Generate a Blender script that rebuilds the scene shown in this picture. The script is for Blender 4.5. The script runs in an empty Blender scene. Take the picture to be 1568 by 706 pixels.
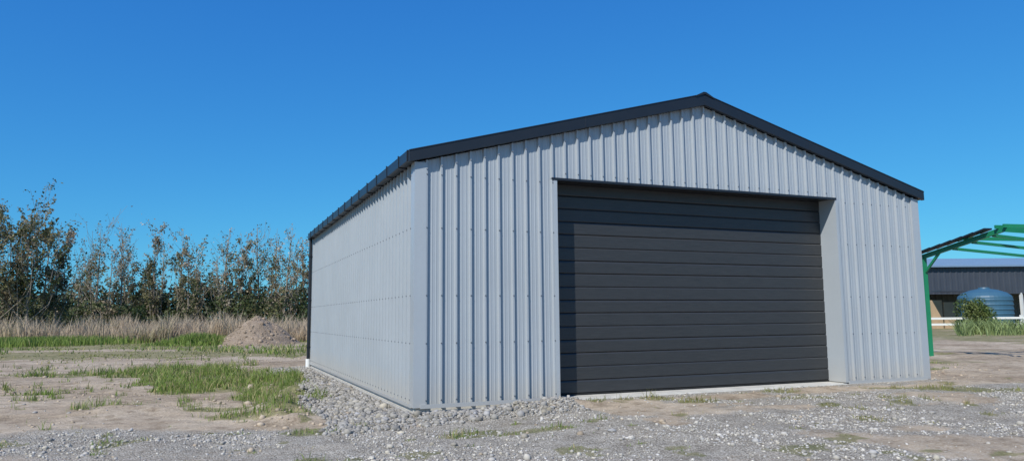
import bpy, math, random
import numpy as np
from mathutils import Matrix, Vector
random.seed(7); rng=np.random.default_rng(11)
scene=bpy.context.scene
scene.view_settings.view_transform='Standard'
try: scene.view_settings.look='None'
except Exception: pass
scene.view_settings.exposure=0

# ---------------------------------------------------------------- helpers
def new_mat(name):
    m=bpy.data.materials.new(name); m.use_nodes=True
    nt=m.node_tree; b=nt.nodes['Principled BSDF']
    return m,nt,b
def N(nt,t,**kw):
    n=nt.nodes.new(t)
    for k,v in kw.items(): setattr(n,k,v)
    return n
def noise(nt,scale,detail=4,rough=0.6,vec=None):
    n=N(nt,'ShaderNodeTexNoise'); n.inputs['Scale'].default_value=scale
    n.inputs['Detail'].default_value=detail; n.inputs['Roughness'].default_value=rough
    if vec is not None: nt.links.new(vec,n.inputs['Vector'])
    return n
def ramp(nt,fac,stops):
    r=N(nt,'ShaderNodeValToRGB'); e=r.color_ramp.elements
    while len(e)<len(stops): e.new(0.5)
    for i,(p,c) in enumerate(stops):
        e[i].position=p; e[i].color=(c[0],c[1],c[2],1)
    nt.links.new(fac,r.inputs['Fac']); return r
def mixc(nt,fac,a,b,mode='MIX'):
    m=N(nt,'ShaderNodeMix',data_type='RGBA',blend_type=mode)
    for s,v in ((m.inputs[0],fac),(m.inputs[6],a),(m.inputs[7],b)):
        if hasattr(v,'is_linked'): nt.links.new(v,s)
        elif isinstance(v,(int,float)): s.default_value=v
        else: s.default_value=(v[0],v[1],v[2],1)
    return m.outputs[2]
def math_n(nt,op,a,b=0.0,clamp=False):
    m=N(nt,'ShaderNodeMath',operation=op); m.use_clamp=clamp
    for s,v in ((m.inputs[0],a),(m.inputs[1],b)):
        if hasattr(v,'is_linked'): nt.links.new(v,s)
        else: s.default_value=v
    return m.outputs[0]
def coords(nt): return N(nt,'ShaderNodeNewGeometry').outputs['Position']
def bump(nt,b,h,strength,dist=0.02):
    n=N(nt,'ShaderNodeBump'); n.inputs['Strength'].default_value=strength; n.inputs['Distance'].default_value=dist
    nt.links.new(h,n.inputs['Height']); nt.links.new(n.outputs[0],b.inputs['Normal'])

def painted(name,col,rough=0.4,var=0.08,scale=1.5,spec=0.5,bumpamt=0.0,dust=0.0):
    m,nt,b=new_mat(name); p=coords(nt)
    n=noise(nt,scale,5,0.6,p); n2=noise(nt,scale*14,3,0.6,p)
    c1=[c*(1-var) for c in col]; c2=[min(1,c*(1+var)) for c in col]
    s=math_n(nt,'ADD',math_n(nt,'MULTIPLY',n.outputs[0],0.7),math_n(nt,'MULTIPLY',n2.outputs[0],0.3))
    r=ramp(nt,s,[(0.3,c1),(0.7,c2)]); cout=r.outputs[0]
    if dust:   # splashed dust on the lowest part of the sheet
        sx=N(nt,'ShaderNodeSeparateXYZ'); nt.links.new(p,sx.inputs[0])
        mrr=N(nt,'ShaderNodeMapRange'); nt.links.new(math_n(nt,'ADD',sx.outputs[2],math_n(nt,'MULTIPLY',n2.outputs[0],-0.35)),mrr.inputs[0])
        mrr.inputs[1].default_value=-0.2; mrr.inputs[2].default_value=0.35; mrr.inputs[3].default_value=dust; mrr.inputs[4].default_value=0.0
        cout=mixc(nt,mrr.outputs[0],cout,(0.42,0.37,0.30))
    nt.links.new(cout,b.inputs['Base Color'])
    rr=N(nt,'ShaderNodeMapRange'); nt.links.new(n.outputs[0],rr.inputs[0])
    rr.inputs[3].default_value=max(0.02,rough-0.08); rr.inputs[4].default_value=rough+0.08
    nt.links.new(rr.outputs[0],b.inputs['Roughness'])
    b.inputs['Specular IOR Level'].default_value=spec
    if bumpamt: bump(nt,b,n2.outputs[0],bumpamt,0.01)
    return m
def attr_mat(name,rough=0.8,trans=0.0,spec=0.2):
    m,nt,b=new_mat(name)
    a=N(nt,'ShaderNodeAttribute'); a.attribute_name='Col'
    n=noise(nt,9,2,0.6,coords(nt))
    v=N(nt,'ShaderNodeMapRange'); nt.links.new(n.outputs[0],v.inputs[0]); v.inputs[3].default_value=0.75; v.inputs[4].default_value=1.25
    sc=N(nt,'ShaderNodeVectorMath',operation='SCALE'); nt.links.new(a.outputs['Color'],sc.inputs[0]); nt.links.new(v.outputs[0],sc.inputs['Scale'])
    nt.links.new(sc.outputs[0],b.inputs['Base Color'])
    b.inputs['Roughness'].default_value=rough; b.inputs['Specular IOR Level'].default_value=spec
    if trans>0:
        t=N(nt,'ShaderNodeBsdfTranslucent'); nt.links.new(sc.outputs[0],t.inputs['Color'])
        mx=N(nt,'ShaderNodeMixShader'); mx.inputs[0].default_value=trans
        nt.links.new(b.outputs[0],mx.inputs[1]); nt.links.new(t.outputs[0],mx.inputs[2])
        nt.links.new(mx.outputs[0],nt.nodes['Material Output'].inputs['Surface'])
    return m

def link(o,parent=None):
    scene.collection.objects.link(o)
    if parent: o.parent=parent
    return o
def empty(name):
    e=bpy.data.objects.new(name,None); e.empty_display_size=0.5
    return link(e)
def mesh_np(name,V,F,mat,parent=None,col=None,smooth=False):
    V=np.asarray(V,dtype=np.float32); F=np.asarray(F,dtype=np.int32)
    me=bpy.data.meshes.new(name); k=F.shape[1]
    me.vertices.add(len(V)); me.vertices.foreach_set('co',V.ravel())
    me.loops.add(F.size); me.loops.foreach_set('vertex_index',F.ravel())
    me.polygons.add(len(F)); me.polygons.foreach_set('loop_start',np.arange(0,F.size,k,dtype=np.int32))
    me.update(calc_edges=True)
    if smooth: me.polygons.foreach_set('use_smooth',np.ones(len(F),dtype=bool))
    if col is not None:
        a=me.attributes.new('Col','FLOAT_COLOR','POINT')
        c=np.ones((len(V),4),dtype=np.float32); c[:,:3]=col
        a.data.foreach_set('color',c.ravel())
    me.materials.append(mat)
    return link(bpy.data.objects.new(name,me),parent)
def mesh_py(name,V,F,mat,parent=None):
    me=bpy.data.meshes.new(name); me.from_pydata([tuple(v) for v in V],[],F); me.update()
    me.materials.append(mat)
    return link(bpy.data.objects.new(name,me),parent)
class MB:   # accumulates solid parts in one mesh
    def __init__(s): s.V=[]; s.F=[]
    def box(s,x0,x1,y0,y1,z0,z1):
        b=len(s.V)
        s.V+=[(x0,y0,z0),(x1,y0,z0),(x1,y1,z0),(x0,y1,z0),(x0,y0,z1),(x1,y0,z1),(x1,y1,z1),(x0,y1,z1)]
        s.F+=[[b+i for i in f] for f in ((0,3,2,1),(4,5,6,7),(0,1,5,4),(1,2,6,5),(2,3,7,6),(3,0,4,7))]
    def beam(s,a,b_,w,h,up=(0,0,1)):
        a=Vector(a); c=Vector(b_); d=(c-a).normalized(); u=Vector(up)
        r=d.cross(u).normalized(); u=r.cross(d).normalized(); k=len(s.V)
        for p in (a,c):
            for i,j in ((-1,-1),(1,-1),(1,1),(-1,1)): s.V.append(tuple(p+r*(i*w/2)+u*(j*h/2)))
        s.F+=[[k,k+1,k+2,k+3],[k+7,k+6,k+5,k+4]]+[[k+i,k+4+i,k+4+(i+1)%4,k+(i+1)%4] for i in range(4)]
    def prism(s,poly,y0,y1):
        b=len(s.V); n=len(poly)
        s.V+=[(x,y0,z) for x,z in poly]+[(x,y1,z) for x,z in poly]
        s.F.append(list(range(b,b+n))); s.F.append(list(range(b+2*n-1,b+n-1,-1)))
        for i in range(n): s.F.append([b+i,b+n+i,b+n+(i+1)%n,b+(i+1)%n])
    def tube(s,pts,r,seg=12):
        pts=[Vector(p) for p in pts]; rs=r if hasattr(r,'__len__') else [r]*len(pts)
        base=len(s.V)
        for i,p in enumerate(pts):
            d=(pts[min(i+1,len(pts)-1)]-pts[max(i-1,0)]).normalized()
            a=d.orthogonal().normalized() if abs(d.z)<0.9 else Vector((1,0,0)).cross(d).normalized()
            c=d.cross(a)
            for k in range(seg):
                t=2*math.pi*k/seg; s.V.append(tuple(p+(a*math.cos(t)+c*math.sin(t))*rs[i]))
        for i in range(len(pts)-1):
            for k in range(seg):
                s.F.append([base+i*seg+k,base+i*seg+(k+1)%seg,base+(i+1)*seg+(k+1)%seg,base+(i+1)*seg+k])
        s.F.append([base+k for k in range(seg)][::-1]); s.F.append([base+(len(pts)-1)*seg+k for k in range(seg)])
    def make(s,name,mat,parent=None,bevel=0.0):
        o=mesh_py(name,s.V,s.F,mat,parent)
        if bevel:
            m=o.modifiers.new('bevel','BEVEL'); m.width=bevel; m.segments=2; m.limit_method='ANGLE'
        return o

_T=rng.random((256,256))
def vnoise(x,y):
    xi=np.floor(x).astype(int); yi=np.floor(y).astype(int); fx=x-xi; fy=y-yi
    fx=fx*fx*(3-2*fx); fy=fy*fy*(3-2*fy)
    a=_T[xi&255,yi&255]; b=_T[(xi+1)&255,yi&255]; c=_T[xi&255,(yi+1)&255]; d=_T[(xi+1)&255,(yi+1)&255]
    return (a*(1-fx)+b*fx)*(1-fy)+(c*(1-fx)+d*fx)*fy
def fbm(x,y,o=4):
    s=0; a=0.5; t=0
    for i in range(o):
        s=s+a*vnoise(x*2**i+17*i,y*2**i+31*i); t+=a; a*=0.5
    return s/t
def sst(a,b,x):
    t=np.clip((x-a)/(b-a),0,1); return t*t*(3-2*t)

# ---------------------------------------------------------------- camera
PI,RO,YA=0.1177,-0.0086,0.3948
C=np.array([-3.1497,-11.6659,1.4194])
c_,s_=math.cos(YA),math.sin(YA)
fx=np.array([s_,c_,0]); rx=np.array([c_,-s_,0]); up=np.array([0,0,1.])
Fv=fx*math.cos(PI)+up*math.sin(PI); Uv=-fx*math.sin(PI)+up*math.cos(PI)
Rv=rx*math.cos(RO)+Uv*math.sin(RO); U2=-rx*math.sin(RO)+Uv*math.cos(RO)
cam=bpy.data.cameras.new('camera'); co=link(bpy.data.objects.new('camera',cam))
M=Matrix(((Rv[0],U2[0],-Fv[0],C[0]),(Rv[1],U2[1],-Fv[1],C[1]),(Rv[2],U2[2],-Fv[2],C[2]),(0,0,0,1)))
co.matrix_world=M
cam.sensor_fit='HORIZONTAL'; cam.sensor_width=36; cam.lens=36*1115.5/1568; cam.clip_end=5000; cam.clip_start=0.1
scene.camera=co
def site(fwd,right):   # survey position: metres out along the site line and across it
    return (C[0]+fwd*s_+right*c_, C[1]+fwd*c_-right*s_)

# ---------------------------------------------------------------- light
EL=math.radians(44); AZ=math.radians(51)
sd=Vector((-math.sin(AZ)*math.cos(EL),-math.cos(AZ)*math.cos(EL),math.sin(EL)))
sun=bpy.data.lights.new('sun','SUN'); sun.energy=5.0; sun.angle=math.radians(0.53); sun.color=(1,0.955,0.88)
so=link(bpy.data.objects.new('sun',sun)); so.rotation_euler=sd.to_track_quat('Z','Y').to_euler(); so.location=(0,0,30)
w=bpy.data.worlds.new('World'); scene.world=w; w.use_nodes=True; nt=w.node_tree
bg=nt.nodes['Background']; sky=N(nt,'ShaderNodeTexSky',sky_type='NISHITA')
sky.sun_disc=False; sky.sun_elevation=EL; sky.sun_rotation=math.radians(180+51)
sky.air_density=1.0; sky.dust_density=0.1; sky.ozone_density=3.0; sky.altitude=0
sp_=N(nt,'ShaderNodeSeparateColor'); nt.links.new(sky.outputs[0],sp_.inputs[0]); cb=N(nt,'ShaderNodeCombineColor')
for i,(g_,k_) in enumerate(((1.0,0.21),(0.80,0.61),(0.44,0.87))):
    v_=math_n(nt,'MULTIPLY',sp_.outputs[i],0.12); v_=math_n(nt,'POWER',v_,g_); v_=math_n(nt,'MULTIPLY',v_,k_/0.12)
    nt.links.new(v_,cb.inputs[i])
nt.links.new(cb.outputs[0],bg.inputs['Color']); bg.inputs['Strength'].default_value=0.12

# ---------------------------------------------------------------- ground
W,D,H,RISE=11.67,12.8,4.0,1.575
def smin_box(x,y):
    dx=np.maximum(np.maximum(-x,x-W),0); dy=np.maximum(np.maximum(-y,y-D),0)
    return np.hypot(dx,dy)
def ground_z(x,y):
    base=-0.155+0.12*sst(-0.3,3.5,x)
    d=smin_box(x,y)
    far=sst(8,40,np.hypot(x-W/2,y-D/2))
    z=base*(1-far)+(-0.12)*far
    z=z+0.12*(fbm(x*0.22+9,y*0.22+4,3)-0.5)*sst(0.5,3,d)
    z=z+0.06*(fbm(x*1.3,y*1.3,4)-0.5)*sst(0.0,0.8,d)+0.035*(fbm(x*5,y*5,3)-0.5)*sst(0,0.3,d)*(1-far)
    r=np.exp(-((x+1.75+0.25*np.sin(y*1.3))/0.42)**2)*sst(-0.6,0.6,y)*(1-sst(4.6,6.2,y))
    z=z+r*(0.12+0.36*(fbm(x*2.2+3,y*2.2,4)-0.35))
    r2=np.exp(-((x+3.9)/1.5)**2-((y-2.6)/0.8)**2)
    z=z+r2*0.16*fbm(x*3,y*3,3)
    bk=np.exp(-((y+0.70+0.15*np.sin(x*1.7))/0.42)**2)*sst(-1.6,-0.2,x)*(1-sst(2.2,3.3,x))
    bk2=np.exp(-((x+0.62+0.1*np.sin(y*1.9))/0.30)**2)*sst(-1.2,-0.2,y)*(1-sst(9,12,y))*0.6
    z=z+np.maximum(bk,bk2)*(0.07+0.16*(fbm(x*2.6+8,y*2.6,4)-0.3))
    t=y-(22.6-0.34*x)
    for o in (0.0,1.7): z=z-0.05*np.exp(-((t-o)/0.25)**2)*(1-sst(0,3,x))
    z=z-0.05*ruts(x,y)
    return z
def ruts(x,y):
    t2=(y-7.5)*0.8+(x+8)*0.30+0.5*np.sin(x*0.5); r=0
    for o in (0.0,0.28,1.7,1.98,-3.6,-3.3): r=r+np.exp(-((t2-o)/0.09)**2)*(1-sst(-5.2,-3.8,x))
    t3=(y+3.0)+(x-6)*0.22
    for o in (0.0,0.25,-1.6,-1.35): r=r+0.6*np.exp(-((t3-o)/0.09)**2)*sst(2.5,5,x)
    t4=(y-5.5)+(x-20)*0.15
    for o in (0.0,0.3,1.7,2.0): r=r+np.exp(-((t4-o)/0.12)**2)*sst(12,13.5,x)
    return np.clip(r,0,1)*sst(0.3,0.5,fbm(x*1.2,y*1.2+60,3)+0.08)
def m_gravel(x,y):
    n=(fbm(x*0.6+50,y*0.6,4)-0.5)
    strip=(1-sst(1.1,1.7,-x+n*1.0))*(1-sst(12.5,14.5,y))*(x<0.3)*(y>-1)
    edge=-0.9+sst(-1,-5,x)*1.6
    fore=1-sst(edge-0.7,edge+0.5,y+n*1.8)
    fore=np.where(x>-0.2,1-sst(-0.1,0.5,y-np.where(x>W,-(x-W)*0.35-1.0,0)+n*2.4*(x>W)),fore)
    fore=fore*sst(-7.6,-5.2,x+0.3*y+n*3.0)
    g=np.maximum(strip,fore)
    g=g*(1-0.62*sst(0.48,0.60,fbm(x*0.45+7,y*0.8+90,4))*(y<-0.2)*(x>2.5))
    g=g*(1-0.35*sst(0.52,0.62,fbm(x*0.5+70,y*0.9+9,4))*(y<-1.2)*(x<=2.5))
    g=g*(1-0.85*np.exp(-((y+0.9+0.25*n)/0.55)**2)*sst(2.3,3.3,x)*sst(0.40,0.55,fbm(x*0.9,y*1.2+5,3)+0.1))
    return np.clip(g,0,1)
def blob(x,y,cx,cy,rx_,ry_,ang=0):
    ca,sa=math.cos(ang),math.sin(ang); u=((x-cx)*ca+(y-cy)*sa)/rx_; v=(-(x-cx)*sa+(y-cy)*ca)/ry_
    return np.exp(-(u*u+v*v))
def m_grass(x,y):
    n=fbm(x*0.9+5,y*0.9+70,4)
    t=y-(19.6+(0.7-x)*0.34)
    far=sst(-1.5,2.5,t+(n-0.5)*6)*(x<18)
    far=far*(1-0.9*np.exp(-((t-8.5)/1.7)**2)*(fbm(x*0.3,y*0.3+3,3)>0.38))
    mdx,mdy=site(44,(398-784)/1123*44)
    far=far*(1-0.9*sst(0.35,0.6,blob(x,y,mdx+1.2,mdy-0.5,5.5,3.5)+(n-0.5)*0.6))
    patch=0
    for b in ((-2.9,9.5,1.9,4.6,0.0),(-1.9,5.0,0.75,2.8,0.05),(-3.6,13.5,1.8,2.8,0.0)):
        patch=np.maximum(patch,blob(x,y,*b))
    patch=sst(0.26,0.52,patch+(n-0.5)*0.9)
    strip=np.maximum.reduce([blob(x,y,-2.6,0.9,1.8,0.42,-0.55),blob(x,y,-1.9,2.3,0.5,1.0),blob(x,y,-1.5,-0.9,0.6,0.25),blob(x,y,-4.6,3.6,.9,.4),blob(x,y,-3.0,2.0,.8,.35)])
    strip=sst(0.34,0.68,strip+(n-0.5)*1.3)
    small=np.maximum.reduce([blob(x,y,1.2,-2.5,0.8,0.42,-0.2),blob(x,y,0.3,-2.1,0.45,0.25),blob(x,y,1.9,-2.3,.4,.3),blob(x,y,-7.2,13.3,1.8,0.9),blob(x,y,-9.6,12,1.4,0.8),blob(x,y,-6.5,7,1.0,.4),
        blob(x,y,9.8,-1.3,1.4,0.35,-0.5),blob(x,y,11.2,-2.3,1.8,0.4,-0.35),blob(x,y,13.5,-2.6,1.5,0.4,-0.35),blob(x,y,4.3,-0.5,0.4,0.35),blob(x,y,4.6,-1.3,.45,.25),blob(x,y,7.0,-.6,.6,.3),blob(x,y,6.4,-1.7,.7,.25)])
    small=sst(0.36,0.72,small+(n-0.5)*1.2)
    fr=sst(33,38,0.9*x+0.35*y)*sst(0.35,0.5,n+0.08)*(x>18)
    wd=sst(0.64,0.72,fbm(x*0.5+30,y*0.5+12,4))*0.7*((y>6)|(x>13))
    tu=sst(0.69,0.76,fbm(x*2.3+11,y*2.3+90,3))*0.7*((x<-1.5)|(y<0))
    return np.clip(np.maximum.reduce([far,patch,strip,small,fr,wd,tu]),0,1)
def axis(lo,a,b,hi,st):
    mid=np.arange(a,b,st); L=[];v=a;s=st
    while v>lo: s*=1.09; v-=s; L.append(v)
    R=[];v=mid[-1];s=st
    while v<hi: s*=1.09; v+=s; R.append(v)
    return np.array(L[::-1]+list(mid)+R)
gx=axis(-1800,-12,17,1800,0.07); gy=axis(-900,-7.5,14,2500,0.07)
X,Y=np.meshgrid(gx,gy,indexing='ij'); Z=ground_z(X,Y)
nx,ny=X.shape; I=np.arange(nx*ny).reshape(nx,ny)
Fg=np.stack([I[:-1,:-1],I[1:,:-1],I[1:,1:],I[:-1,1:]],-1).reshape(-1,4)
gm,nt,b=new_mat('ground_soil'); p=coords(nt)
col=N(nt,'ShaderNodeAttribute'); col.attribute_name='Col'
sep=N(nt,'ShaderNodeSeparateColor'); nt.links.new(col.outputs['Color'],sep.inputs[0])
n1=noise(nt,0.35,6,0.6,p); n2=noise(nt,3.0,6,0.65,p); n3=noise(nt,22,5,0.7,p); n4=noise(nt,90,3,0.6,p)
dirt=ramp(nt,n1.outputs[0],[(0.3,(0.28,0.22,0.155)),(0.5,(0.41,0.335,0.25)),(0.7,(0.52,0.44,0.34))])
d2=ramp(nt,n2.outputs[0],[(0.32,(0.60,0.57,0.53)),(0.5,(1,1,1)),(0.7,(1.14,1.12,1.09))])
dirtc=mixc(nt,1.0,dirt.outputs[0],d2.outputs[0],'MULTIPLY')
d3=ramp(nt,n3.outputs[0],[(0.3,(0.66,0.64,0.62)),(0.52,(1,1,1)),(0.75,(1.15,1.15,1.15))])
dirtc=mixc(nt,1.0,dirtc,d3.outputs[0],'MULTIPLY')
dirtc=mixc(nt,math_n(nt,'MULTIPLY',sep.outputs[2],0.55),dirtc,(0.22,0.18,0.135))
vor=N(nt,'ShaderNodeTexVoronoi'); vor.inputs['Scale'].default_value=52; nt.links.new(p,vor.inputs['Vector'])
vs=N(nt,'ShaderNodeSeparateColor'); nt.links.new(vor.outputs['Color'],vs.inputs[0])
grc=ramp(nt,vs.outputs[0],[(0.0,(0.28,0.26,0.225)),(0.5,(0.43,0.405,0.36)),(1.0,(0.60,0.575,0.52))])
edge=ramp(nt,vor.outputs['Distance'],[(0.3,(1,1,1)),(0.8,(0.60,0.58,0.55))])
grv=mixc(nt,1.0,grc.outputs[0],edge.outputs[0],'MULTIPLY')
gpatch=ramp(nt,n2.outputs[0],[(0.3,(0.74,0.71,0.67)),(0.6,(1.08,1.06,1.03))]); grv=mixc(nt,1.0,grv,gpatch.outputs[0],'MULTIPLY')
grv=mixc(nt,math_n(nt,'MULTIPLY',sep.outputs[2],0.4),grv,(0.27,0.24,0.20))
def sharpen(m,k,nn):
    a=math_n(nt,'ADD',m,math_n(nt,'MULTIPLY',math_n(nt,'SUBTRACT',nn,0.5),1.1))
    return math_n(nt,'MULTIPLY',math_n(nt,'SUBTRACT',a,0.5-0.5/k),k,True)
gmask=sharpen(sep.outputs[0],3.0,n3.outputs[0])
c1=mixc(nt,gmask,dirtc,grv)
grassc=ramp(nt,n2.outputs[0],[(0.3,(0.10,0.13,0.035)),(0.5,(0.18,0.18,0.07)),(0.68,(0.29,0.25,0.13))])
gn=ramp(nt,n3.outputs[0],[(0.3,(0.6,0.6,0.6)),(0.6,(1.1,1.1,1.1))])
grassc=mixc(nt,1.0,grassc.outputs[0],gn.outputs[0],'MULTIPLY')
smask=sharpen(sep.outputs[1],3.0,n3.outputs[0])
c2=mixc(nt,math_n(nt,'MULTIPLY',smask,0.7),c1,grassc)
nt.links.new(c2,b.inputs['Base Color']); b.inputs['Roughness'].default_value=0.95; b.inputs['Specular IOR Level'].default_value=0.1
hh=math_n(nt,'ADD',math_n(nt,'MULTIPLY',n3.outputs[0],1.0),math_n(nt,'MULTIPLY',n4.outputs[0],0.4))
hh=math_n(nt,'ADD',hh,math_n(nt,'MULTIPLY',math_n(nt,'MULTIPLY',vor.outputs['Distance'],-0.7),gmask))
bump(nt,b,hh,0.85,0.03)
cg=np.stack([m_gravel(X,Y).ravel(),m_grass(X,Y).ravel(),ruts(X,Y).ravel()],-1)
ground=mesh_np('ground',np.stack([X.ravel(),Y.ravel(),Z.ravel()],-1),Fg,gm,col=cg,smooth=True)

# ---------------------------------------------------------------- stones / clods
ico_v=[];t=(1+5**.5)/2
for a in (-1,1):
    for bb in (-t,t): ico_v+=[(a,bb,0),(0,a,bb),(bb,0,a)]
ico_v=np.array(ico_v,float); ico_v/=np.linalg.norm(ico_v[0])
from itertools import combinations
el=min(np.linalg.norm(ico_v[i]-ico_v[j]) for i,j in combinations(range(12),2))
ico_f=[]
for i,j,k in combinations(range(12),3):
    if all(abs(np.linalg.norm(ico_v[a]-ico_v[b2])-el)<1e-3 for a,b2 in ((i,j),(j,k),(i,k))):
        nrm=np.cross(ico_v[j]-ico_v[i],ico_v[k]-ico_v[i])
        ico_f.append((i,j,k) if nrm@ico_v[i]>0 else (i,k,j))
ico_f=np.array(ico_f)
def scatter_stones(name,P,size,cols,mat):
    n=len(P); V=np.repeat(ico_v[None],n,0)*(1+rng.normal(0,0.13,(n,12,1)))
    V*=rng.uniform(0.6,1.25,(n,1,3))*np.array([1,1,0.75])
    th=rng.uniform(0,6.28,n); c,s=np.cos(th),np.sin(th)
    x=V[:,:,0]*c[:,None]-V[:,:,1]*s[:,None]; y=V[:,:,0]*s[:,None]+V[:,:,1]*c[:,None]
    V=np.stack([x,y,V[:,:,2]],-1)*size[:,None,None]
    V+=P[:,None,:]; F=(ico_f[None]+(np.arange(n)*12)[:,None,None]).reshape(-1,3)
    return mesh_np(name,V.reshape(-1,3),F,mat,col=np.repeat(cols,12,0))
def outside(x,y): return smin_box(x,y)>0.09
n=520000
px=rng.uniform(-9,16,n); py=rng.uniform(-7.5,13.5,n)
fw=(px-C[0])*s_+(py-C[1])*c_
keep=(rng.random(n)<np.clip(9.0/fw,0,1)**1.2)&outside(px,py)
gmv=m_gravel(px,py); cl=fbm(px*1.1+20,py*1.1,3)
wallstrip=((px<0.2)&(px>-1.7)&(py>-0.6))|((px>-1.6)&(px<2.9)&(py>-1.3)&(py<0))
prob=0.34*sst(0.3,0.9,gmv)*sst(0.36,0.66,cl)+0.006
prob=np.where(wallstrip,0.8*sst(0.3,0.8,gmv),prob)
keep&=rng.random(n)<prob
px,py,gmv,ws=px[keep],py[keep],gmv[keep],wallstrip[keep]; n=len(px)
sz=np.exp(rng.normal(math.log(0.0115),0.45,n)); sz=np.clip(sz,0.006,0.045)
sz=np.where(ws,np.clip(sz*2.0,0.012,0.08),sz)
big=rng.random(n)<0.004; sz[big]=rng.uniform(0.03,0.06,big.sum())
g=rng.beta(2.2,2.6,n)*0.36+0.21; g=np.where(ws,g*0.80,g); g=np.where(sz>0.03,g*0.88,g)
tint=rng.normal(0,0.03,n)
cols=np.stack([g*(1.06+tint),g*(1.0+tint*0.4),g*(0.90-tint)],-1)
P=np.stack([px,py,ground_z(px,py)+sz*0.25],-1)
stone_mat=attr_mat('stone',0.85)
scatter_stones('gravel',P,sz,cols,stone_mat)
n=42000
px=rng.uniform(-13,17,n); py=rng.uniform(-7,24,n); k=outside(px,py)
ridge=np.exp(-((px+1.85)/0.5)**2)*(py>-0.6)*(py<6)
k&=rng.random(n)<(0.28*sst(0.46,0.62,fbm(px*0.7+1,py*0.7+8,3))*(1-m_gravel(px,py)*0.8)+0.6*ridge)
px,py=px[k],py[k]; n=len(px); sz=np.clip(np.exp(rng.normal(math.log(0.02),0.55,n)),0.008,0.06)
sz=np.where((np.abs(px+1.85)<0.7)&(rng.random(n)<0.06),sz*2.0,sz)
v=rng.uniform(0.75,1.15,n)[:,None]; cols=np.array([[0.39,0.32,0.24]])*v
scatter_stones('soil_clods',np.stack([px,py,ground_z(px,py)+sz*0.1],-1),sz,cols,stone_mat)

# ---------------------------------------------------------------- grass
def blades(name,P,h,wd,cols,mat,lean=0.45,tipcol=None,parent=None):
    n=len(P); th=rng.uniform(0,6.28,n); d=np.stack([np.cos(th),np.sin(th),np.zeros(n)],-1)
    ph=rng.uniform(0,6.28,n); l=np.stack([np.cos(ph),np.sin(ph),np.zeros(n)],-1)*(rng.random(n)*lean)[:,None]
    u=np.array([0,0,1.]); hh=h[:,None]; ww=wd[:,None]
    v0=P-d*ww/2; v1=P+d*ww/2; m=P+u*hh*0.6+l*hh*0.35; v2=m+d*ww*0.38; v3=m-d*ww*0.38
    e=P+u*hh*0.98+l*hh; v4=e+d*ww*0.06; v5=e-d*ww*0.06
    V=np.stack([v0,v1,v2,v3,v4,v5],1).reshape(-1,3); b0=np.arange(n)*6
    F=np.concatenate([np.stack([b0,b0+1,b0+2,b0+3],-1),np.stack([b0+3,b0+2,b0+4,b0+5],-1)])
    cc=np.repeat(cols,6,0).reshape(n,6,3).copy()
    if tipcol is not None: cc[:,4:]=tipcol; cc[:,2:4]=(cc[:,2:4]+np.array(tipcol))/2
    return mesh_np(name,V,F,mat,col=cc.reshape(-1,3),parent=parent)
grass_mat=attr_mat('grass_blade',0.6,0.3,0.3)
def gcol(n,dry=0.2):
    a=np.array([0.20,0.27,0.06]); b2=np.array([0.42,0.36,0.18]); c3=np.array([0.11,0.17,0.035])
    t=rng.random(n)[:,None]; c=c3*(1-t)+a*t*1.2; dd=rng.random(n)<dry
    c[dd]=b2*rng.uniform(0.7,1.2,(dd.sum(),1)); return c
n=600000
px=rng.uniform(-14,17,n); py=rng.uniform(-5,20,n)
k=outside(px,py); gmk=m_grass(px,py); tf=fbm(px*4,py*4,3)*0.6+fbm(px*1.4+8,py*1.4,2)*0.4
k&=rng.random(n)<gmk*sst(0.36,0.58,tf)*np.where(py>9,0.5,0.85)
px,py,gmk,tf=px[k],py[k],gmk[k],tf[k]; n=len(px)
h=(0.04+0.20*rng.random(n)*gmk*sst(0.42,0.66,tf))*np.where(py<-0.3,0.6,1.0)*np.where((px<-.8)&(py>1),1.45,1)
gc=gcol(n,0.22); br=(px>3)&(py<1); gc[br]=gc[br]*0.5+np.array([0.15,0.12,0.06])
blades('grass',np.stack([px,py,ground_z(px,py)-0.01],-1),h,rng.uniform(0.006,0.014,n)*np.where(py>6,1.7,1),gc,grass_mat,lean=0.8)
n=120000
px=rng.uniform(-60,16,n); py=rng.uniform(17,62,n)
gmk=m_grass(px,py)*sst(0.38,0.6,fbm(px*0.8,py*0.8,3)); k=(rng.random(n)<gmk)
px,py=px[k],py[k]; n=len(px); lush=sst(0.50,0.62,fbm(px*0.16+40,py*0.16,3))
h=(0.04+0.06*rng.random(n)+0.22*lush*rng.random(n))
pc=gcol(n,0.3); dd=(lush<0.4); pc[dd]=pc[dd]*0.6+np.array([0.10,0.085,0.04])
blades('pasture_grass',np.stack([px,py,ground_z(px,py)-0.02],-1),h,rng.uniform(0.03,0.06,n),pc,grass_mat,lean=0.9)

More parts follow.
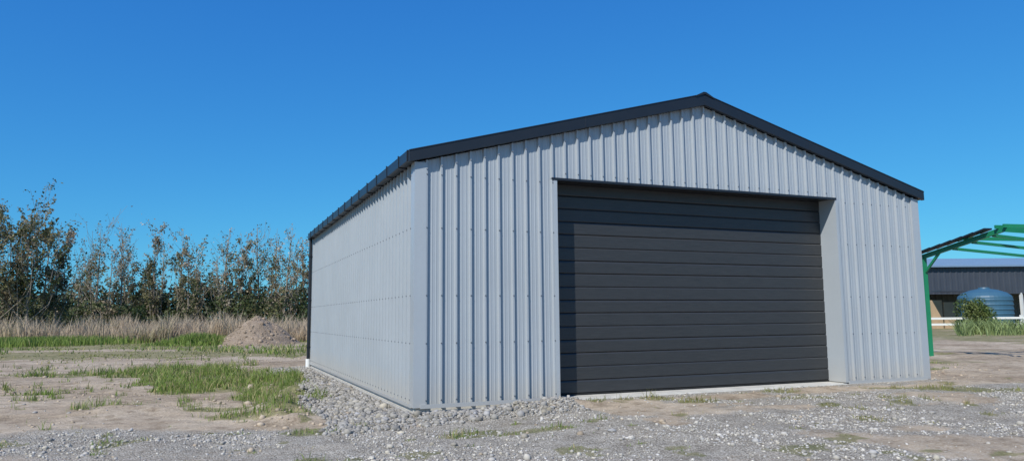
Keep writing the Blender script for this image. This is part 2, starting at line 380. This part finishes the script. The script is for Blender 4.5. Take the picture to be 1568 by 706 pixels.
# ---------------------------------------------------------------- SHED
shed=empty('garage_shed')
clad=painted('cladding_grey',(0.345,0.38,0.412),0.32,0.05,0.8,0.55,dust=0.45)
trim=painted('trim_grey',(0.365,0.40,0.43),0.30,0.04,1.0,0.55,dust=0.35)
black=painted('flashing_black',(0.014,0.016,0.021),0.38,0.15,2.0,0.5)
roofm=painted('roof_black',(0.018,0.02,0.026),0.45,0.15,2.0)
conc=painted('concrete',(0.50,0.485,0.44),0.85,0.25,3.0,0.2,0.4)
foot=painted('footing_concrete',(0.40,0.385,0.35),0.9,0.25,4.0,0.2,0.6)
PITCH=0.2594
def profile(L,off=0.0):
    pts=[]; x=off
    pts.append((0,0))
    while x<L:
        for dx,h in ((0.052,0),(0.060,0.005),(0.070,0.005),(0.078,0),(0.126,0),(0.134,0.005),(0.144,0.005),(0.152,0),(0.190,0),(0.203,0.050),(0.233,0.050),(0.246,0)):
            q=x+dx
            if 0.001<q<L-0.001: pts.append((q,h))
        x+=PITCH
    pts.append((L,0)); return pts
def top_z(x): return H+RISE*(1-abs(x-W/2)/(W/2))
def insert_x(pts,xs):
    for x in xs:
        for i in range(len(pts)-1):
            a,b2=pts[i],pts[i+1]
            if a[0]<x<b2[0]:
                t=(x-a[0])/(b2[0]-a[0]); pts.insert(i+1,(x,a[1]+t*(b2[1]-a[1]))); break
    return pts
XL,XR,ZT=2.575,9.21,3.88; REC=0.40
def wall(name,pts,zb,zt,place):
    V=[];F=[]
    for i,(x,h) in enumerate(pts):
        V.append(place(x,h,zb)); V.append(place(x,h,zt(x) if callable(zt) else zt))
        if i: F.append([2*i-2,2*i,2*i+1,2*i-1])
    return mesh_py(name,V,F,clad,shed)
fp=insert_x(profile(W,-0.06),[XL,XR,W/2])
front=lambda x,h,z:(x,-h,z)
wall('front_cladding_a',[q for q in fp if q[0]<=XL+1e-6],0.0,top_z,front)
wall('front_cladding_head',[q for q in fp if XL-1e-6<=q[0]<=XR+1e-6],ZT,top_z,front)
wall('front_cladding_b',[q for q in fp if q[0]>=XR-1e-6],0.0,top_z,front)
sp=profile(D,-0.05)
wall('side_cladding_a',sp,0.0,H,lambda x,h,z:(-h,D-x,z))
wall('side_cladding_b',sp,0.0,H,lambda x,h,z:(W+h,x,z))
wall('back_cladding',insert_x(profile(W),[W/2]),0.0,top_z,lambda x,h,z:(x,D+h,z))
V=MB()
def screw(x,y,z,nx_,ny_):
    r=0.013
    V.tube([(x,y,z),(x+nx_*0.011,y+ny_*0.011,z)],[r,r*0.7],6)
rows=[0.09,1.0,1.78,2.9]
xc=-0.06+0.218
while xc<W:
    if 0.1<xc<W-0.1:
        for z in rows+[3.80]:
            if XL-0.03<xc<XR+0.03: continue
            screw(xc,-0.050,z,0,-1)
        screw(xc,-0.050,top_z(xc)-0.16,0,-1)
        if XL<xc<XR: screw(xc,-0.050,ZT+0.10,0,-1)
    xc+=PITCH
yc=-0.05+0.218
while yc<D:
    for z in rows+[3.8]: screw(-0.050,D-yc,z,-1,0)
    yc+=PITCH
V.make('screws',painted('screw_steel',(0.10,0.11,0.13),0.4,0.1),shed)
b_=MB()
def corner(x,y,sx,sy):
    t=0.003; o=0.054; w_=0.155
    xa,xb=(x+sx*o,x-sx*w_); ya,yb=(y+sy*o,y-sy*w_)
    b_.box(min(xa,xb),max(xa,xb),min(ya,ya-sy*t),max(ya,ya-sy*t),-0.02,H-0.005)
    b_.box(min(xa,xa-sx*t),max(xa,xa-sx*t),min(ya-sy*t*1.2,yb),max(ya-sy*t*1.2,yb),-0.02,H-0.005)
    b_.box(min(xb,xb-sx*t),max(xb,xb-sx*t),min(ya-sy*t*1.2,y+sy*0.001),max(ya-sy*t*1.2,y+sy*0.001),-0.02,H-0.005)
    b_.box(min(xa-sx*t*1.2,x+sx*0.001),max(xa-sx*t*1.2,x+sx*0.001),min(yb,yb-sy*t),max(yb,yb-sy*t),-0.02,H-0.005)
corner(0,0,-1,-1); corner(W,0,1,-1); corner(0,D,-1,1); corner(W,D,1,1)
b_.make('corner_flashings',trim,shed)
b_=MB()
b_.box(XL-0.004,XL+0.001,-0.057,REC+0.05,0.0,ZT-0.004); b_.box(XL-0.075,XL-0.0045,-0.059,-0.055,0.0,ZT-0.004)
b_.box(XR-0.001,XR+0.004,-0.057,REC+0.05,0.0,ZT-0.004); b_.box(XR+0.0045,XR+0.075,-0.059,-0.055,0.0,ZT-0.004)
b_.make('door_jamb_flashings',trim,shed)
b_=MB(); b_.box(XL-0.11,XR+0.03,-0.064,REC+0.05,ZT-0.003,ZT+0.001); b_.box(XL-0.11,XR+0.03,-0.068,-0.064,ZT-0.03,ZT+0.014)
b_.make('door_head_flashing',black,shed)
b_=MB()
for a,c in ((0.06,XL-0.08),(XR+0.08,W-0.06)): b_.box(a,c,-0.068,-0.054,-0.035,0.03)
b_.box(-0.066,-0.054,0.06,D-0.06,-0.03,0.02); b_.box(W+0.054,W+0.066,0.06,D-0.06,-0.03,0.02)
b_.make('base_flashing',trim,shed)
b_=MB(); b_.box(-0.02,W+0.02,0.02,D+0.02,-0.5,-0.012); b_.box(XL+0.02,XR-0.02,-0.12,0.0195,-0.4,-0.016)
b_.make('concrete_slab',conc,shed,0.012)
b_=MB(); b_.box(-0.075,-0.021,-0.06,D,-0.5,-0.10); b_.box(-0.08,XL,-0.09,0.019,-0.5,-0.102); b_.box(XR,W+0.05,-0.08,0.019,-0.4,-0.03)
b_.make('concrete_footing',foot,shed,0.008)
dm,nt,b=new_mat('door_charcoal'); p=coords(nt)
mp=N(nt,'ShaderNodeMapping'); mp.inputs['Scale'].default_value=(2.5,1,60); nt.links.new(p,mp.inputs['Vector'])
nn=noise(nt,1.6,6,0.7,mp.outputs[0]); nb=noise(nt,1.1,4,0.6,p)
r=ramp(nt,nn.outputs[0],[(0.3,(0.025,0.027,0.029)),(0.7,(0.043,0.045,0.048))])
nt.links.new(r.outputs[0],b.inputs['Base Color'])
mr=N(nt,'ShaderNodeMapRange'); nt.links.new(nb.outputs[0],mr.inputs[0]); mr.inputs[3].default_value=0.36; mr.inputs[4].default_value=0.52
nt.links.new(mr.outputs[0],b.inputs['Roughness']); bump(nt,b,nn.outputs[0],0.35,0.004)
npan=16; ph=ZT/npan
V=[];F=[]; yd=REC; prof=[]
for i in range(npan):
    z0=0.02+i*ph; z1=z0+ph
    g,dp=(0.016,0.016) if i%3 else (0.024,0.026)
    prof+= [(z0,yd+dp),(z0+g*0.5,yd+0.004),(z0+g*1.0,yd),(z1-g*1.6,yd-0.005),(z1-g*0.5,yd+0.004),(z1-0.0005,yd+dp)]
for i,(z,y) in enumerate(prof):
    V+=[(XL+0.001,y,z),(XR-0.001,y,z)]
    if i: F.append([2*i-2,2*i-1,2*i+1,2*i])
mesh_py('sectional_door',V,F,dm,shed)
b_=MB(); b_.box(XL+0.002,XR-0.002,yd-0.01,yd+0.03,-0.012,0.0195); b_.make('door_bottom_seal',painted('rubber',(0.012,0.012,0.012),0.7,0.1),shed)
ov=0.12; slope=math.atan2(RISE,W/2)
def roof_side(sgn):
    pts=[]; L=D+0.10; y=-0.05
    while y<L-0.05:
        for dy,h in ((0,0),(0.18,0),(0.198,0.034),(0.232,0.034),(0.25,0)):
            if y+dy<D+0.05: pts.append((y+dy,h))
        y+=PITCH
    V=[];F=[]
    x_e=-ov if sgn<0 else W+ov
    ze=H+0.10-(ov)*math.tan(slope)+0.0; za=H+RISE+0.13
    for i,(yy,h) in enumerate(pts):
        V+=[(x_e,yy,ze+h),(W/2,yy,za+h)]
        if i: F.append([2*i-2,2*i,2*i+1,2*i-1] if sgn<0 else [2*i-2,2*i-1,2*i+1,2*i])
    mesh_py('roof_sheet',V,F,roofm,shed)
roof_side(-1); roof_side(1)
def barge(y0,y1):
    b_=MB(); tz=math.tan(slope); eo=0.17; bt,bb=0.20,-0.012
    zl=lambda x:H+RISE-(abs(x-W/2))*tz
    xl,xr=-eo,W+eo
    b_.prism([(xl,zl(xl)+bb+0.03),(W/2,zl(W/2)+bb),(W/2,zl(W/2)+bt),(xl,zl(xl)+bt+0.02)],y0,y1)
    b_.prism([(W/2+0.001,zl(W/2)+bb),(xr,zl(xr)+bb+0.03),(xr,zl(xr)+bt+0.02),(W/2+0.001,zl(W/2)+bt)],y0,y1)
    for a,c in ((xl,W/2-0.05),(W/2+0.05,xr)):
        b_.beam((a,(y0+y1)/2,zl(a)+bt+0.012),(c,(y0+y1)/2,zl(c)+bt+0.012),abs(y1-y0)+0.02,0.02)
    for x in (W*0.27,W*0.73): b_.box(x-0.02,x+0.02,y0-0.004 if y0<0 else y1-0.004,y0+0.004 if y0<0 else y1+0.004,zl(x)+bb+0.02,zl(x)+bt)
    return b_
barge(-0.135,-0.060).make('barge_flashing_front',black,shed,0.004)
barge(D+0.060,D+0.135).make('barge_flashing_back',black,shed,0.004)
b_=MB()
tz=math.tan(slope)
b_.prism([(W/2-0.22,H+RISE+0.19-0.22*tz),(W/2,H+RISE+0.205),(W/2+0.22,H+RISE+0.19-0.22*tz),(W/2+0.22,H+RISE+0.215-0.22*tz),(W/2+0.03,H+RISE+0.25),(W/2-0.03,H+RISE+0.25),(W/2-0.22,H+RISE+0.215-0.22*tz)],-0.155,D+0.15)
b_.make('ridge_cap',black,shed,0.004)
for sgn,x0 in ((-1,-0.057),(1,W+0.057)):
    b_=MB(); xo=x0+sgn*0.135
    a,c=min(x0,xo),max(x0,xo); zg0,zg1=H-0.01,H+0.155
    b_.box(a,c,-0.04,D+0.04,zg0,zg0+0.008)
    xf=xo; b_.box(min(xf,xf-sgn*0.006),max(xf,xf-sgn*0.006),-0.04,D+0.04,zg0+0.008,zg1)
    b_.box(min(xf,xf-sgn*0.02),max(xf,xf-sgn*0.02)+0.0,-0.04,D+0.04,zg1,zg1+0.014)
    b_.box(min(x0,x0+sgn*0.006),max(x0,x0+sgn*0.006),-0.04,D+0.04,zg0+0.008,zg1)
    b_.box(a,c,-0.0445,-0.0405,zg0,zg1+0.03); b_.box(a,c,D+0.0405,D+0.0445,zg0,zg1+0.03)
    yy=0.5
    while yy<D:
        b_.box(min(xo,xo+sgn*0.012),max(xo,xo+sgn*0.012),yy,yy+0.04,zg0-0.012,zg1+0.04)
        b_.box(a,c,yy,yy+0.04,zg0-0.016,zg0-0.002)
        b_.box(min(x0,xo),max(x0,xo),yy,yy+0.03,zg1+0.014,zg1+0.03)
        yy+=0.9
    b_.make('gutter',black,shed,0.002)
for x,s in ((-0.115,-1),(W+0.115,1)):
    b_=MB(); b_.tube([(x,D-0.1,H),(x,D-0.1,0.12)],0.05,14)
    for z in (0.5,2.0,3.4): b_.box(x-0.06,x+0.06,D-0.16,D-0.04,z,z+0.03)
    b_.make('downpipe',black,shed)
    b_=MB(); b_.tube([(x,D-0.1,0.14),(x,D-0.1,-0.3)],[0.075,0.075],14); b_.make('downpipe_socket',painted('pvc_white',(0.75,0.75,0.73),0.4),shed)

# ---------------------------------------------------------------- trees
leaf_mat=attr_mat('leaf',0.55,0.3,0.35); bark=painted('bark',(0.27,0.23,0.18),0.9,0.25,3,0.2)
def leaf_arrays(P,size,cols):
    n=len(P); a=rng.normal(size=(n,3)); a/=np.linalg.norm(a,axis=1)[:,None]
    t=rng.normal(size=(n,3)); b2=np.cross(a,t); b2/=np.linalg.norm(b2,axis=1)[:,None]
    s=size[:,None]
    V=np.stack([P-a*s,P+b2*s*0.55,P+a*s,P-b2*s*0.55],1).reshape(-1,3)
    F=np.arange(n*4).reshape(n,4); return V,F,np.repeat(cols,4,0)
def tree_parts(x,y,h,spread,nl,leaf,pal,bare=0.35,lo=0.12):
    """poplar: stem, ascending irregular limbs with side twigs, leaves gathered along the twigs"""
    mb=MB(); z0=-0.25; LP=[];LC=[]
    lean=np.array([random.gauss(0,0.035),random.gauss(0,0.035)])
    def tp(t): return np.array([x+lean[0]*h*t+0.2*math.sin(3*t+x),y+lean[1]*h*t,z0+h*t])
    mb.tube([tp(t) for t in (0,0.25,0.5,0.75,1)],[h*0.011,h*0.009,h*0.0065,h*0.004,0.012],6)
    nlimb=int(h*random.uniform(1.8,3.2)); segs=[(tp(0.7),tp(1.0),1.0)]
    for i in range(nlimb):
        t=lo+(0.88-lo)*(i+random.random())/nlimb
        th=random.uniform(0,6.28); L=h*random.choice((0.12,0.18,0.26,0.36))*random.uniform(0.8,1.15)*(1.1-0.65*t)*spread
        up_=random.uniform(1.0,3.2)
        d=np.array([math.cos(th),math.sin(th),up_]); d/=np.linalg.norm(d)
        a=tp(t); m=a+d*L*0.5+np.array([math.cos(th),math.sin(th),0])*L*0.10; e=a+d*L+np.array([0,0,L*0.2])
        mb.tube([a,m,e],[h*0.004*(1.15-t),h*0.0028*(1.15-t),0.012],4)
        segs.append((a,e,t))
        for _ in range(3):
            q=random.uniform(0.25,0.9); s0=a+(e-a)*q; th2=th+random.uniform(-1.6,1.6)
            dd=np.array([math.cos(th2)*0.75,math.sin(th2)*0.75,0.9])*L*random.uniform(0.2,0.5)
            mb.tube([s0,s0+dd],[0.014,0.008],3); segs.append((s0,s0+dd,t))
    per=nl/len(segs)
    for a,e,t in segs:
        dens=(1-bare*float(sst(0.30,0.85,np.array(t))))*random.choice((0.1,0.5,1.0,2.0))
        k=max(1,int(per*dens*1.3))
        P=a+np.outer(rng.random(k)**0.8,(e-a))+rng.normal(0,1,(k,3))*random.uniform(0.10,0.26)
        LP.append(P)
        br=np.array(random.choice(pal[1] if random.random()<0.15+0.65*t else pal[0])); LC.append(br*rng.uniform(0.5,1.4,(k,1)))
    return mb,np.concatenate(LP),np.concatenate(LC),leaf
def build_trees(name,specs):
    root=empty(name); wood=MB(); P=[];Cc=[];S=[]
    for sp_ in specs:
        mb,lp,lc,lf=tree_parts(*sp_); o=len(wood.V); wood.V+=mb.V; wood.F+=[[i+o for i in f] for f in mb.F]
        P.append(lp);Cc.append(lc);S.append(rng.uniform(0.6,1.3,len(lp))*lf)
    wood.make('trunks_and_limbs',bark,root)
    V,F,c=leaf_arrays(np.concatenate(P),np.concatenate(S),np.concatenate(Cc))
    mesh_np('leaves',V,F,leaf_mat,root,col=c)
    return root
palGr=[(0.12,0.13,0.05),(0.165,0.165,0.07),(0.09,0.11,0.038),(0.20,0.18,0.09)]
palTan=[(0.38,0.30,0.22),(0.46,0.40,0.31),(0.29,0.235,0.15),(0.25,0.23,0.125)]
pal=(palGr,palTan)
def by_px(x,fwd): return site(fwd,(x-784)/1123*fwd)
for x,fwd,h in ((-95,60,10.4),(-55,58,9.6),(-12,57,9.9),(16,59,9.6),(40,58,10.3),(66,61,9.6),(88,63,8.4)):
    X_,Y_=by_px(x,fwd); build_trees('poplar_tree',[(X_,Y_,h,1.6,2900,0.12,(palGr,palGr+palTan[2:]+palTan[:1]),0.3,0.03)])
specs=[]
for x,h in ((-330,11),(-270,12),(-210,11),(-150,11.5),(122,8.0),(132,9.8),(146,11.4),(162,9.0),(178,11.1),(190,11.5),(206,8.4),(222,8.2),(240,11.0),(250,10.2),(268,11.3),(284,10.0),(296,8.0),(338,11.0),(346,9.4),(366,10.2),(380,8.4),(396,11.1),(408,9.2),(422,11.4),(436,11.2),(448,9.2),(462,10.9),(474,9.8),(492,11),(515,10.8),(545,11.3),(580,10.5),(620,11),(660,10.5),(700,11.4)):
    fwd=77+random.uniform(-5,5); X_,Y_=by_px(x+random.uniform(-4,4),fwd)
    specs.append((X_,Y_,h*random.uniform(0.92,1.06),random.uniform(0.75,1.35),random.choice((600,1100,1700,2200)),0.12,pal,random.uniform(0.35,0.85),0.03))
build_trees('poplar_tree_row',specs)
def foliage_mass(name,pts,nleaf,leaf,pal,zb=-0.2):
    P=[];Cc=[]
    for (x,y,r,h) in pts:
        k=nleaf; u=rng.normal(size=(k,3)); u/=np.linalg.norm(u,axis=1)[:,None]
        rad=(0.55+0.45*rng.random(k)**0.5)*(1+0.25*np.sin(5*u[:,0]+x)*np.cos(4*u[:,2]+y))
        q=u*rad[:,None]*np.array([r,r,h/2])+np.array([x,y,zb+h/2])
        q=q[q[:,2]>zb]; P.append(q); c=np.array(random.choice(pal))*rng.uniform(0.6,1.3,(len(q),1))
        Cc.append(c)
    P=np.concatenate(P); V,F,c=leaf_arrays(P,rng.uniform(0.6,1.3,len(P))*leaf,np.concatenate(Cc))
    return mesh_np(name,V,F,leaf_mat,col=c)
palD=[(0.04,0.065,0.02),(0.055,0.085,0.025),(0.08,0.10,0.035),(0.05,0.07,0.022)]
pts=[]
for x in np.arange(-420,760,12):
    f=85+random.uniform(-4,3); X_,Y_=by_px(x,f)
    hh=4.4+random.uniform(-1.2,1.3)+(1.7 if 290<x<350 else 0)+(1.2 if x<60 else 0)
    pts.append((X_,Y_,random.uniform(1.2,2.3),hh))
foliage_mass('hedgerow',pts,520,0.25,palD)
pts=[]
for x in np.arange(-420,700,14):
    f=72+random.uniform(-3,3); X_,Y_=by_px(x,f)
    if random.random()<0.8: pts.append((X_,Y_,random.uniform(0.8,2.0),random.uniform(1.8,4.6)))
foliage_mass('undergrowth_bushes',pts,360,0.16,palGr+palD+palD+[palTan[2]])
pts=[]
for x in np.arange(1250,2300,16):
    f=125+random.uniform(-6,6); X_,Y_=by_px(x,f); pts.append((X_,Y_,random.uniform(2,3),random.uniform(3,5)))
foliage_mass('hedgerow',pts,200,0.4,palD)
# dry grass band, clumped
n=100000
fwd=rng.uniform(49,69,n); xx=rng.uniform(-420,760,n); rt=(xx-784)/1123*fwd
px=C[0]+fwd*s_+rt*c_; py=C[1]+fwd*c_-rt*s_
cl=fbm(px*0.45,py*0.45,3)*0.6+fbm(px*1.6+5,py*1.6,2)*0.4; k=rng.random(n)<sst(0.42,0.62,cl); px,py,cl=px[k],py[k],cl[k]; n=len(px)
tuft=vnoise(px*0.9+3,py*0.9)
cols=np.array([[0.43,0.335,0.225]])*(rng.uniform(0.55,1.2,(n,1))*(0.7+0.5*tuft[:,None])); gsel=rng.random(n)<0.12+0.5*(vnoise(px*0.3+9,py*0.3)>0.72); cols[gsel]=np.array([0.20,0.20,0.08])
blades('dry_grass',np.stack([px,py,ground_z(px,py)-0.02],-1),rng.uniform(0.55,1.6,n)*(0.35+1.25*tuft),rng.uniform(0.03,0.065,n),cols,grass_mat,lean=0.55,tipcol=(0.55,0.44,0.32))
n=5000; cx,cy=by_px(308,46); q=rng.normal(0,1,(n,2))*np.array([1.3,1.3]); px,py=cx+q[:,0],cy+q[:,1]
blades('tall_green_grass',np.stack([px,py,ground_z(px,py)-0.02],-1),rng.uniform(0.3,0.9,n)*np.exp(-0.25*(q**2).sum(1)/1.7),rng.uniform(0.03,0.06,n),gcol(n,0.05),grass_mat,lean=0.6)
n=9000; cx,cy=by_px(30,46); q=rng.normal(0,1,(n,2))*np.array([2.8,1.5]); px,py=cx+q[:,0],cy+q[:,1]
blades('tall_green_grass',np.stack([px,py,ground_z(px,py)-0.02],-1),rng.uniform(0.2,0.65,n),rng.uniform(0.03,0.06,n),gcol(n,0.05),grass_mat,lean=0.6)

# ---------------------------------------------------------------- dirt mound
mx,my=by_px(392,46)
r_=np.linspace(0,1,60); t_=np.linspace(0,2*math.pi,110,endpoint=False)
Rg,Tg=np.meshgrid(r_,t_,indexing='ij')
def mound_xy(R,T): return mx+R*np.cos(T)*2.6*(1+0.13*np.sin(3*T+1)),my+R*np.sin(T)*2.3
def mound_z(R,x,y): return -0.2+2.1*np.clip(1-R,0,1)**1.1*(0.72+0.5*fbm(x*0.8+3,y*0.8,3))+0.22*(fbm(x*2.6,y*2.6,4)-0.5)*sst(0,0.25,1-R)
x,y=mound_xy(Rg,Tg); z=mound_z(Rg,x,y)
V=np.stack([x.ravel(),y.ravel(),z.ravel()],-1); I=np.arange(60*110).reshape(60,110)
F=np.stack([I[:-1],I[1:],np.roll(I[1:],-1,1),np.roll(I[:-1],-1,1)],-1).reshape(-1,4)
md,nt,b=new_mat('mound_soil'); p=coords(nt); a=noise(nt,1.6,7,0.7,p); a2=noise(nt,9,5,0.7,p)
r=ramp(nt,a.outputs[0],[(0.3,(0.20,0.15,0.105)),(0.55,(0.31,0.24,0.175)),(0.72,(0.38,0.305,0.23))]); nt.links.new(r.outputs[0],b.inputs['Base Color']); b.inputs['Roughness'].default_value=1
bump(nt,b,a2.outputs[0],1.0,0.12)
mound=mesh_np('dirt_mound',V,F,md,smooth=True)
n=700; R=rng.random(n)**0.6*1.15; T=rng.uniform(0,6.28,n); x,y=mound_xy(R,T)
ms=scatter_stones('mound_clods',np.stack([x,y,np.maximum(mound_z(R,x,y),-0.15)],-1),np.clip(np.exp(rng.normal(math.log(0.05),0.5,n)),0.02,0.16),np.array([[0.32,0.25,0.185]])*rng.uniform(0.6,1.15,(n,1)),stone_mat)
ms.parent=mound

# ---------------------------------------------------------------- green steel portal frame
green=painted('green_primer',(0.012,0.20,0.09),0.45,0.12)
pf=empty('steel_portal_frame')
cx,cy=C[0]+23.5,C[1]+18.3
ax=np.array([math.sin(math.radians(190)),math.cos(math.radians(190)),0]); al=np.array([math.sin(math.radians(100)),math.cos(math.radians(100)),0])
base=np.array([cx,cy,0.]); hs_=3.35; he,ha=3.42,4.0
b_=MB(); bk=MB()
def P3(u,v,z): return tuple(base+ax*u+al*v+np.array([0,0,z]))
zu=lambda u:he+(ha-he)*(1-abs(u-hs_)/hs_)
for v in (0,6.2,12.4):
    for u in (0,2*hs_): b_.beam(P3(u,v,-0.2),P3(u,v,he),0.15,0.15,tuple(ax))
    b_.beam(P3(-0.22,v,he-0.05),P3(hs_,v,ha),0.09,0.15); b_.beam(P3(2*hs_+0.22,v,he-0.05),P3(hs_,v,ha),0.09,0.15)
    b_.beam(P3(0.07,v,he-0.55),P3(0.75,v,zu(0.75)-0.05),0.06,0.08); b_.beam(P3(2*hs_-0.07,v,he-0.55),P3(2*hs_-0.75,v,zu(.75)-.05),0.06,0.08)
for u in (1.9,3.2):
    for q in (u,2*hs_-u): b_.beam(P3(q,-0.15,zu(u)+0.12),P3(q,12.6,zu(u)+0.12),0.06,0.11)
for v in (0,6.2):
    for u in (1.3,2.1,2.9): b_.beam(P3(u,v+0.05,zu(u)-0.06),P3(u-1.3,v+6.1,zu(u-1.3)-0.06),0.07,0.09)
for i in range(7):
    u0=-0.3+i*0.46
    bk.beam(P3(u0,-0.10,zu(u0)+0.13),P3(u0+0.43,-0.10,zu(u0+0.43)+0.15),0.30,0.05)
b_.make('frame_steel',green,pf); bk.make('roof_battens',black,pf)

# ---------------------------------------------------------------- far dark shed
fs=empty('farm_shed')
dk=painted('cladding_navy',(0.045,0.052,0.068),0.45,0.12,0.6); rf=painted('roof_bluegrey',(0.20,0.27,0.34),0.35,0.08,0.6)
def QP(fwd,right,z): a=site(fwd,right); return (a[0],a[1],z)
f0=74; Rl,Rr=41.6,62
def quad_wall(mb,a,c,z0,z1,rib=0.0,step=0.6):
    a=np.array(a);c=np.array(c);L=np.linalg.norm(c-a);d=(c-a)/L;nrm=np.array([d[1],-d[0]])
    k=int(L/step); base=len(mb.V); pts=[]
    for i in range(k):
        for q,h in ((0,0),(0.55,0),(0.65,rib),(0.9,rib),(1.0,0)):
            pts.append(a+d*(L/k)*(i+q)+nrm*h)
    for i,q in enumerate(pts):
        mb.V+=[(q[0],q[1],z0),(q[0],q[1],z1)]
        if i: mb.F.append([base+2*i-2,base+2*i,base+2*i+1,base+2*i-1])
A=site(f0,Rl);B=site(f0,Rr);A2=site(f0+16,Rl);B2=site(f0+16,Rr)
b_=MB()
quad_wall(b_,A,B,3.3,6.2,0.06); quad_wall(b_,A2,A,-0.2,6.2,0.06); quad_wall(b_,B,B2,-0.2,6.2,0.06); quad_wall(b_,B2,A2,-0.2,6.2,0.06)
b_.make('walls',dk,fs)
b_=MB(); mF=f0+8
b_.V+=[QP(f0-0.4,Rl-0.3,6.15),QP(f0-0.4,Rr+0.3,6.15),QP(mF,Rr+0.3,7.5),QP(mF,Rl-0.3,7.5),QP(f0+16.4,Rl-0.3,6.15),QP(f0+16.4,Rr+0.3,6.15)]
b_.F+=[[0,1,2,3],[3,2,5,4]]; b_.make('roof',rf,fs)
b_=MB(); k=[QP(f0-0.45,Rl-0.3,6.1),QP(f0-0.45,Rr+0.3,6.1)]; b_.beam(k[0],k[1],0.1,0.16)
b_.make('fascia',painted('fascia_blue',(0.16,0.24,0.34),0.4),fs)
b_=MB()
for r in (41.8,46.5,51.5,56.5,61.5): 
    a=site(f0+0.1,r); b_.box(a[0]-0.12,a[0]+0.12,a[1]-0.12,a[1]+0.12,-0.2,3.4)
b_.make('posts',painted('post_white',(0.62,0.63,0.62),0.6),fs)
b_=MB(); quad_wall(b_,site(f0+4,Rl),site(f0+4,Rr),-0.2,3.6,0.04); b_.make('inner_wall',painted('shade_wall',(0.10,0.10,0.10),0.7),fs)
ply=painted('plywood',(0.40,0.29,0.18),0.7,0.15)
b_=MB()
for i,(r,hh) in enumerate(((42.4,2.7),(43.7,2.5),(45.0,2.0))):
    a=site(f0-0.6,r); b_.beam((a[0],a[1],-0.1),(a[0],a[1],hh),0.15,1.15,(c_,-s_,0))
b_.make('plywood_screens',ply,fs)
b_=MB(); b_.beam(QP(f0-2.2,Rl,3.55),QP(f0-2.2,46.4,3.55),1.8,0.12); b_.make('lean_to_roof',dk,fs)
wt=empty('water_tank'); tank=painted('tank_blue',(0.04,0.11,0.17),0.5,0.08)
tx,ty=by_px(1508,68); R0=2.2; pr=[(R0,-0.2)]
for i in range(6): pr+=[(R0,0.35+i*0.42),(R0+0.04,0.42+i*0.42),(R0+0.04,0.5+i*0.42),(R0,0.57+i*0.42)]
pr+=[(R0,2.8),(R0*0.97,2.95),(R0*0.8,3.25),(R0*0.5,3.5),(R0*0.22,3.62),(R0*0.2,3.75),(0.01,3.77)]
V=[];F=[];S=40
for r,z in pr:
    for k in range(S): V.append((tx+r*math.cos(2*math.pi*k/S),ty+r*math.sin(2*math.pi*k/S),z))
for i in range(len(pr)-1):
    for k in range(S): F.append([i*S+k,i*S+(k+1)%S,(i+1)*S+(k+1)%S,(i+1)*S+k])
mesh_py('tank_body',V,F,tank,wt)
X_,Y_=by_px(1494,60); pts=[(X_+random.gauss(0,0.5),Y_+random.gauss(0,0.5),random.uniform(0.6,0.9),random.uniform(1.8,3.1)) for _ in range(8)]
foliage_mass('bush',pts,700,0.10,[(0.07,0.11,0.03),(0.10,0.15,0.04),(0.14,0.17,0.05)])
n=3500; xx=rng.uniform(1462,1640,n); f=52+rng.normal(0,1.2,n); rt=(xx-784)/1123*f
px=C[0]+f*s_+rt*c_; py=C[1]+f*c_-rt*s_; k=rng.random(n)<sst(0.38,0.6,fbm(px*0.7,py*0.7,2)); px,py=px[k],py[k]; n=len(px)
blades('flax_plants',np.stack([px,py,np.full(n,-0.15)],-1),rng.uniform(0.5,1.25,n),rng.uniform(0.05,0.10,n),np.array([[0.22,0.28,0.11]])*rng.uniform(0.6,1.4,(n,1)),grass_mat,lean=0.9)
ft=empty('rail_fence'); wh=painted('fence_white',(0.70,0.70,0.66),0.6,0.1)
b_=MB(); fpts=[by_px(x,60) for x in (1418,1490,1562,1634,1706,1778)]
for i,(x,y) in enumerate(fpts):
    b_.box(x-0.09,x+0.09,y-0.09,y+0.09,-0.2,1.22)
b_.make('posts',wh,ft)
b_=MB()
for i in range(len(fpts)-1):
    a,c=fpts[i],fpts[i+1]
    for z in (0.98,0.5): b_.beam((a[0],a[1]-0.11,z),(c[0],c[1]-0.11,z),0.04,0.17)
b_.make('rails',wh,ft)
print('done')
